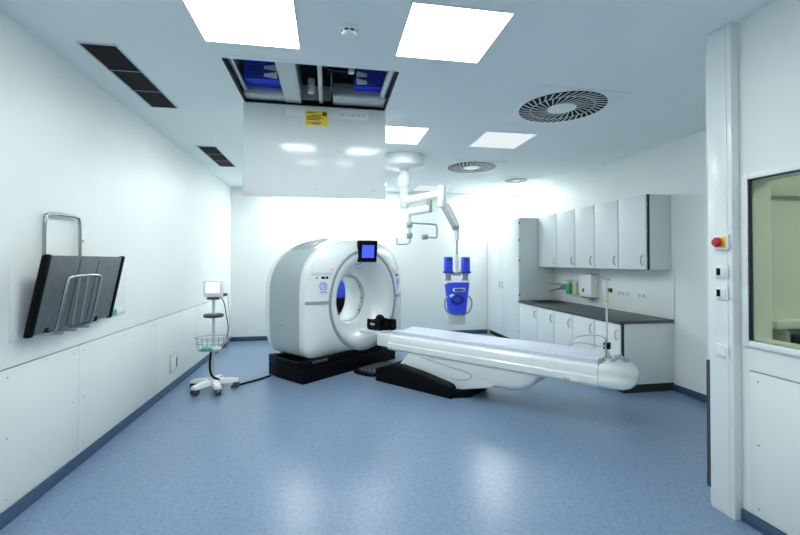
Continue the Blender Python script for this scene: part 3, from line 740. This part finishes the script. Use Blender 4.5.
m = MB(); m.rings(bar(E2, E3, .042, .05, .034, .04)); sp_ = m.obj('spring_arm', 'alu', pd, angle=50)
m = MB(); m.rings(bar(E2+Vector((.03, -.045, .0)), E3+Vector((.02, -.045, .03)), .012, .03, .010, .025)); m.obj('arm_cover', 'white', sp_)
MB().cyl(E3+Vector((0, -.045, 0)), E3+Vector((0, .045, 0)), .04, n=18).obj('wrist_joint', 'steel', pd)
MB().cyl(E3+Vector((.02, 0, .06)), E3+Vector((.02, 0, -.17)), .03, n=18).obj('wrist_sleeve', 'white', pd)
MB().cyl(E3+Vector((.02, 0, -.16)), E3+Vector((.02, 0, -.36)), .012, n=14).obj('drop_rod', 'steel', pd)
# second arm with hooks
S1 = A0 + (E1-A0)*.62
MB().cyl(S1+Vector((.02, 0, -.06)), S1+Vector((.02, 0, -.22)), .036, n=18).obj('swivel', 'steel', pd)
B0 = S1 + Vector((.02, 0, -.175)); B1 = Vector((.045, -.16, -.865))
m = MB(); m.rings(bar(B0, B1+Vector((0, 0, .055)), .045, .05, .048, .052)); m.obj('lower_arm', 'white', pd, angle=50)
MB().cyl(B1+Vector((0, 0, .04)), B1+Vector((0, 0, -.36)), .022, n=16).obj('hook_post', 'alu', pd)
for zz in (-.12, -.27): MB().box(B1+Vector((-.04, -.035, zz-.04)), B1+Vector((.035, .035, zz+.03)), .008).obj('post_clamp', 'steel', pd)
m = MB(); m.tube([B1+Vector((0, -.02, -.34)), B1+Vector((-.02, -.02, -.40)), B1+Vector((-.17, -.02, -.40)), B1+Vector((-.185, -.02, -.385)), B1+Vector((-.185, -.02, -.31))], .009, smooth=1); m.obj('hook', 'steel', pd, 'thin wire hook')
m = MB(); m.tube([B1+Vector((0, -.02, -.10)), B1+Vector((.36, -.02, -.115)), B1+Vector((.385, -.02, -.13)), B1+Vector((.385, -.02, -.30)), B1+Vector((.36, -.02, -.305)), B1+Vector((.22, -.02, -.295))], .011, smooth=1); m.obj('hook_bar', 'steel', pd, 'angled metal bar')
MB().box(B1+Vector((.17, -.05, -.33)), B1+Vector((.25, .01, -.26)), .006).obj('bar_clamp', 'steel', pd)

IJ = Vector((1.06, 5.75, H)) + E3 + Vector((.02, 0, -.36))
ij = thing('contrast_injector', 'blue two cylinder contrast injector hanging from the pendant arm', 'injector', (IJ.x, IJ.y, IJ.z))
ij.scale = (1.0, 1.0, .76)
MB().cyl((0, 0, 0), (0, 0, -.33), .020, n=16).obj('stem', 'white', ij)
MB().lathe([(.05, -.32), (.06, -.33), (.06, -.37), (.05, -.38), (.001, -.38)], n=24).obj('stem_joint', 'steel', ij)
for s in (-1, 1):
    x = s*.12
    b_ = MB().box((x-.052, -.055, -.34), (x+.052, .055, -.05), .018).obj('cylinder_cover', 'blue', ij, 'blue cover')
    MB().box((x-.035, -.0575, -.12), (x+.035, -.054, -.07), .002).obj('cover_window', 'blued', b_)
    MB().box((x-.062, -.065, -.34), (x+.062, .065, -.305), .01).obj('cover_flange', 'blued', b_)
    MB().lathe([(.046, -.34), (.046, -.37), (.036, -.38), (.036, -.44), (.05, -.45), (.05, -.47), (.001, -.47)], org=(x, 0, 0), n=24).obj('syringe_seat', 'steel', ij)
    MB().box((x-.05, -.05, -.53), (x+.05, .05, -.465), .01).obj('shoulder', 'white', ij)
m = MB()
R = [[(x*k, y, z) for x, y in ((-1, -.06), (-.85, -.09), (.85, -.09), (1, -.06), (1, .07), (-1, .07))] for k, z in ((.150, -.50), (.155, -.53), (.142, -.66), (.122, -.90), (.112, -1.02), (.10, -1.04))]
m.rings(R); hb = m.obj('head_body', 'blue', ij, angle=50)
MB().box((-.085, -.095, -.655), (.085, -.088, -.595), .004).obj('head_display', 'alu', hb); MB().box((-.06, -.097, -.645), (.06, -.0945, -.607), .001).obj('display_text', 'dark', hb)
MB().ball((-.02, -.085, -.80), .075, 1, .4, 1).obj('control_knob', 'blued', hb); MB().torus((-.02, -.10, -.80), .085, .012, (0, 1, 0)).obj('knob_ring', 'blued', hb)
MB().ball((-.095, -.085, -.73), .035, 1, .4, 1, n=14).obj('soft_button', 'badgel', hb)
m = MB()
rp = [(.13, -.03, -.74), (.16, -.05, -.75), (.190, -.06, -.83), (.186, -.06, -.94), (.145, -.06, -1.03), (.08, -.06, -1.065)]
m.tube([(-x, y, z) for x, y, z in rp] + [(0, -.06, -1.07)] + rp[::-1], .013, smooth=2)
m.obj('handle_ring', 'steel', ij, 'grey ring handle')
MB().box((-.105, -.05, -1.24), (.105, .06, -1.035), .01).obj('lower_box', 'boxgrey', ij, 'grey lower box')

# ------------------------------------------------------------------ cupboards
XF = 3.48
BY = [7.14, 6.47, 5.94, 5.45, 4.94, 4.45]
UY = [7.142, 6.52, 5.98, 5.49, 4.98, 4.48]
def handle(mb, x, y, z, L=.11):
    return mb.tube([(x, y, z-L/2), (x-.028, y, z-L/2+.012), (x-.036, y, z), (x-.028, y, z+L/2-.012), (x, y, z+L/2)], .006, n=8, smooth=2)
tc_ = thing('tall_cupboard', 'tall white two door cupboard at the end of the worktop', 'cupboard', (XF, 7.90, 0))
MB().box((.022, -.755, .10), (XR-XF-.002, .755, 2.42), .002).obj('carcass', 'cabshade', tc_)
MB().box((.05, -.74, 0), (XR-XF-.004, .74, .10)).obj('plinth', 'edge', tc_)
for k, (a, b) in enumerate(((-.753, -.003), (.003, .753))):
    dr = MB().box((0, a, .105), (.021, b, 2.415), .002).obj('door', 'cab', tc_)
    mm = MB(); handle(mm, 0, .07 if k else -.07, 1.13); mm.obj('handle', 'steel', dr)
for zz in (.30, .98, 1.62, 2.0, 2.32): MB().box((.001, -.758, zz-.02), (.022, -.7545, zz+.02)).obj('hinge', 'dark', tc_)

def base_unit(k, label):
    a, b = BY[k+1], BY[k]
    u = thing('base_cupboard', label, 'cupboard', (XF, (a+b)/2, 0), 0, 'white base cupboards below the worktop')
    w = (b-a)/2 - .001
    MB().box((.045, -w, .0), (XR-XF-.004, w, .10)).obj('plinth', 'edge', u)
    MB().box((.053, -w, .10), (XR-XF-.004, w, .84), .001).obj('carcass', 'cabshade' if k == 4 else 'cab', u)
    MB().box((.021, -w, .10), (.0525, w, .84), .001).obj('front_edging', 'edge', u, 'dark front edging')
    dr = MB().box((0, -w+.007, .108), (.0205, w-.007, .830), .002).obj('door', 'cab', u)
    mm = MB(); handle(mm, 0, -w+.055, .70, .12); mm.obj('handle', 'steel', dr)
    return u
blabels = ['white base cupboard under the sink, next to the tall cupboard', 'second white base cupboard from the tall cupboard', 'middle white base cupboard of the five under the worktop',
           'fourth white base cupboard, behind the table end', 'white base cupboard at the open end, its shade-toned side showing']
for k in range(5): base_unit(k, blabels[k])
wt = thing('worktop', 'dark slate worktop over the base cupboards', 'worktop', (XF-.02, 5.79, .842))
SY0, SY1 = 6.55 - 5.79, 7.0 - 5.79
m = MB(); D_ = XR-XF+.02-.013
m.box((0, 4.435-5.79, 0), (D_, SY0, .036), .002); m.box((0, SY1, 0), (D_, 7.143-5.79, .036), .002)
m.box((0, SY0, 0), (.16, SY1, .036), .002); m.box((.60, SY0, 0), (D_, SY1, .036), .002)
m.obj('slab', 'top', wt)
sk = thing('sink', 'dark inset sink in the worktop beside the tall cupboard', 'sink', (XF-.02+.38, 5.79+(SY0+SY1)/2, .878))
m = MB(); w, l = .225, (SY1-SY0)/2 + .01
m.box((-w, -l, 0), (-w+.02, l, .006)); m.box((w-.02, -l, 0), (w, l, .006)); m.box((-w, -l, 0), (w, -l+.02, .006)); m.box((-w, l-.02, 0), (w, l, .006))
m.obj('rim', 'edge', sk)
m = MB(); w2, l2 = .205, l-.018
m.box((-w2, -l2, -.035), (w2, l2, -.028)); m.box((-w2, -l2, -.03), (-w2+.006, l2, .001)); m.box((w2-.006, -l2, -.03), (w2, l2, .001)); m.box((-w2, -l2, -.03), (w2, -l2+.006, .001)); m.box((-w2, l2-.006, -.03), (w2, l2, .001))
m.obj('bowl', 'dark', sk); MB().cyl((0, 0, -.028), (0, 0, -.025), .03).obj('drain', 'steel', sk)

def wall_unit(k, label):
    a, b = UY[k+1], UY[k]; X0 = 3.87
    u = thing('hanging_cupboard', label, 'cupboard', (X0, (a+b)/2, 1.495), 0, 'white wall cupboards above the worktop')
    w = (b-a)/2 - .001; Hh = .942
    MB().box((.052, -w, 0), (XR-X0-.001, w, Hh), .001).obj('carcass', 'cabshade' if k == 4 else 'cab', u)
    MB().box((.021, -w, 0), (.0515, w, Hh), .001).obj('front_edging', 'edge', u, 'dark front edging')
    dr = MB().box((0, -w+.007, .004), (.0205, w-.007, Hh-.004), .002).obj('door', 'cab', u)
    mm = MB(); handle(mm, 0, -w+.055, .12, .12); mm.obj('handle', 'steel', dr)
    for zz in (.14, .48, .82): MB().box((.004, -w-.0005, zz-.012), (.0208, -w+.004, zz+.012)).obj('hinge', 'alu', dr)
ulabels = ['white wall cupboard touching the tall cupboard, above the tap', 'second white wall cupboard from the tall cupboard', 'middle white wall cupboard of the five',
           'fourth white wall cupboard, above the infusion pole', 'white wall cupboard at the open end, with a bare shade-toned side']
for k in range(5): wall_unit(k, ulabels[k])

# things on the splash panel
XS = XR - .012
tp = thing('tap', 'grey lever tap on the splash panel over the sink', 'tap', (XS, 6.80, 1.13))
MB().box((-.05, -.09, -.03), (0, .09, .03), .012).obj('mixer_body', 'steel', tp)
MB().tube([(-.04, .0, -.01), (-.10, .01, -.02), (-.22, .02, -.045), (-.30, .03, -.075)], .014, n=12, smooth=2).obj('spout', 'steel', tp)
MB().tube([(-.03, .0, .03), (-.06, .0, .06), (-.20, .03, .075), (-.30, .03, .07)], .010, n=10, smooth=2).obj('lever', 'steel', tp)
MB().cyl((-.03, 0, .02), (-.03, 0, .06), .026, n=18).obj('cartridge', 'steel', tp)
for nm, y, mt_, label in (('soap_bottle', 6.60, 'green', 'green dispenser bottle beside the tap'), ('soap_bottle', 6.41, 'lime', 'pale yellow dispenser bottle beside the paper towel box')):
    b_ = thing(nm, label, 'dispenser', (XS, y, 1.03))
    MB().box((-.085, -.05, 0), (-.012, .05, .19), .014).obj('bottle', mt_, b_)
    MB().box((-.012, -.055, .02), (0, .055, .26), .003).obj('bracket', 'alu', b_)
    MB().tube([(-.05, 0, .19), (-.05, 0, .23), (-.10, 0, .235)], .010, smooth=1).obj('pump', 'white', b_)
    MB().box((-.12, -.045, .225), (-.01, .045, .240), .003).obj('pump_lever', 'alu', b_)
pt = thing('paper_towel_dispenser', 'white paper towel box on the splash panel', 'paper dispenser', (XS, 6.03, .985))
MB().box((-.145, -.165, .04), (0, .165, .41), .02).obj('housing', 'white', pt)
MB().box((-.142, -.15, .408), (-.005, .15, .418), .003).obj('top_lid', 'shellg', pt)
MB().ball((-.146, .03, .15), .026, .2, 1, 1.3, n=16).obj('emblem', 'dark', pt, 'dark oval emblem')
MB().box((-.12, -.12, .026), (-.03, .12, .041), .003).obj('paper_slot', 'dark', pt)
m = MB(); R = []
for z, o_ in ((.035, 0), (.01, -.012), (-.012, .004)): R.append([(-.09+o_, -.08, z), (-.09+o_, .08, z), (-.085+o_, .08, z), (-.085+o_, -.08, z)])
m.rings(R); m.obj('paper_tip', 'white', pt)
for y, n_, label in ((5.31, 3, 'white triple power socket on the splash panel near the infusion pole'), (4.95, 2, 'white double power socket on the splash panel near the open end')):
    s = thing('power_socket', label, 'socket', (XS, y, 1.135), 0, 'power sockets on the splash panel')
    w = n_*.04
    MB().box((-.009, -w-.006, -.045), (0, w+.006, .045), .003).obj('frame', 'white', s)
    for k in range(n_):
        yc = -w + .04 + k*.08
        MB().lathe([(.029, 0), (.029, .002), (.025, .0025), (.024, -.003+.004), (.001, .001)], org=(-.0092, yc, 0), axis=(-1, 0, 0), n=24).obj('socket_well', 'alu', s)
        MB().box((-.0125, yc-.010, -.004), (-.0105, yc-.005, .004)).obj('socket_hole', 'dark', s)
        MB().box((-.0125, yc+.005, -.004), (-.0105, yc+.010, .004)).obj('socket_hole', 'dark', s)
gs = thing('safety_sign', 'small black and yellow green sign on the splash panel behind the infusion pole', 'sign', (XS, 5.62, 1.16))
MB().box((-.004, -.075, -.04), (0, .075, .04), .001).obj('sign_plate', 'lime', gs)
for yy in (-.04, .035): MB().box((-.0055, yy-.028, -.025), (-.0041, yy+.028, .03)).obj('pictogram', 'black', gs)

# ------------------------------------------------------------------ switches on the trunk
XT = 2.466
es = thing('emergency_button', 'red emergency push button on a yellow plate on the cable trunk', 'button', (XT, 2.215, 1.722))
MB().box((-.018, -.05, -.048), (0, .045, .048), .004).obj('housing', 'white', es)
MB().box((-.024, -.036, -.034), (-.0181, .034, .034), .002).obj('yellow_plate', 'yellow', es)
MB().cyl((-.024, 0, 0), (-.036, 0, 0), .014, n=18).obj('stem', 'red', es)
MB().lathe([(.016, .008), (.030, .014), (.031, .028), (.022, .040), (.001, .043)], org=(-.024, 0, 0), axis=(-1, 0, 0), n=28).obj('mushroom_cap', 'red', es, 'red mushroom cap')
def switch(z, label, black=True):
    s = thing('light_switch', label, 'switch', (XT, 2.220, z), 0, 'switches on the cable trunk')
    MB().box((-.012, -.042, -.042), (0, .042, .042), .004).obj('frame', 'white', s)
    r = MB().box((-.017, -.030, -.030), (-.0121, .030, .030), .002).obj('rocker', 'white', s)
    if black: MB().box((-.020, .0, -.022), (-.0171, .026, .022), .002).obj('key_insert', 'black', s)
switch(1.535, 'white switch with a black insert just below the emergency button')
switch(1.400, 'lower white switch with a black insert on the cable trunk')
switch(1.035, 'plain white switch lowest on the cable trunk', False)

# ------------------------------------------------------------------ camera, world, output look
cam = bpy.data.cameras.new('camera'); co = bpy.data.objects.new('camera', cam); C.objects.link(co)
cam.sensor_width = 36; cam.lens = 36*410/800; cam.shift_y = -11.01/800; cam.clip_start = .05
co.location = (0, 0, 1.6); co.rotation_euler = (math.radians(90.7), 0, -math.radians(9.8245))
sc.camera = co
wd = bpy.data.worlds.new('world'); sc.world = wd; wd.use_nodes = True
wd.node_tree.nodes['Background'].inputs[0].default_value = (.5, .55, .6, 1); wd.node_tree.nodes['Background'].inputs[1].default_value = 0.1
sc.view_settings.view_transform = 'Standard'; sc.view_settings.look = 'None'; sc.view_settings.gamma = 1; sc.view_settings.use_curve_mapping = False
sc.view_settings.exposure = 1.1
sc.cycles.use_denoising = True
sc.cycles.max_bounces = 12; sc.cycles.diffuse_bounces = 8; sc.cycles.glossy_bounces = 4; sc.cycles.transparent_max_bounces = 8
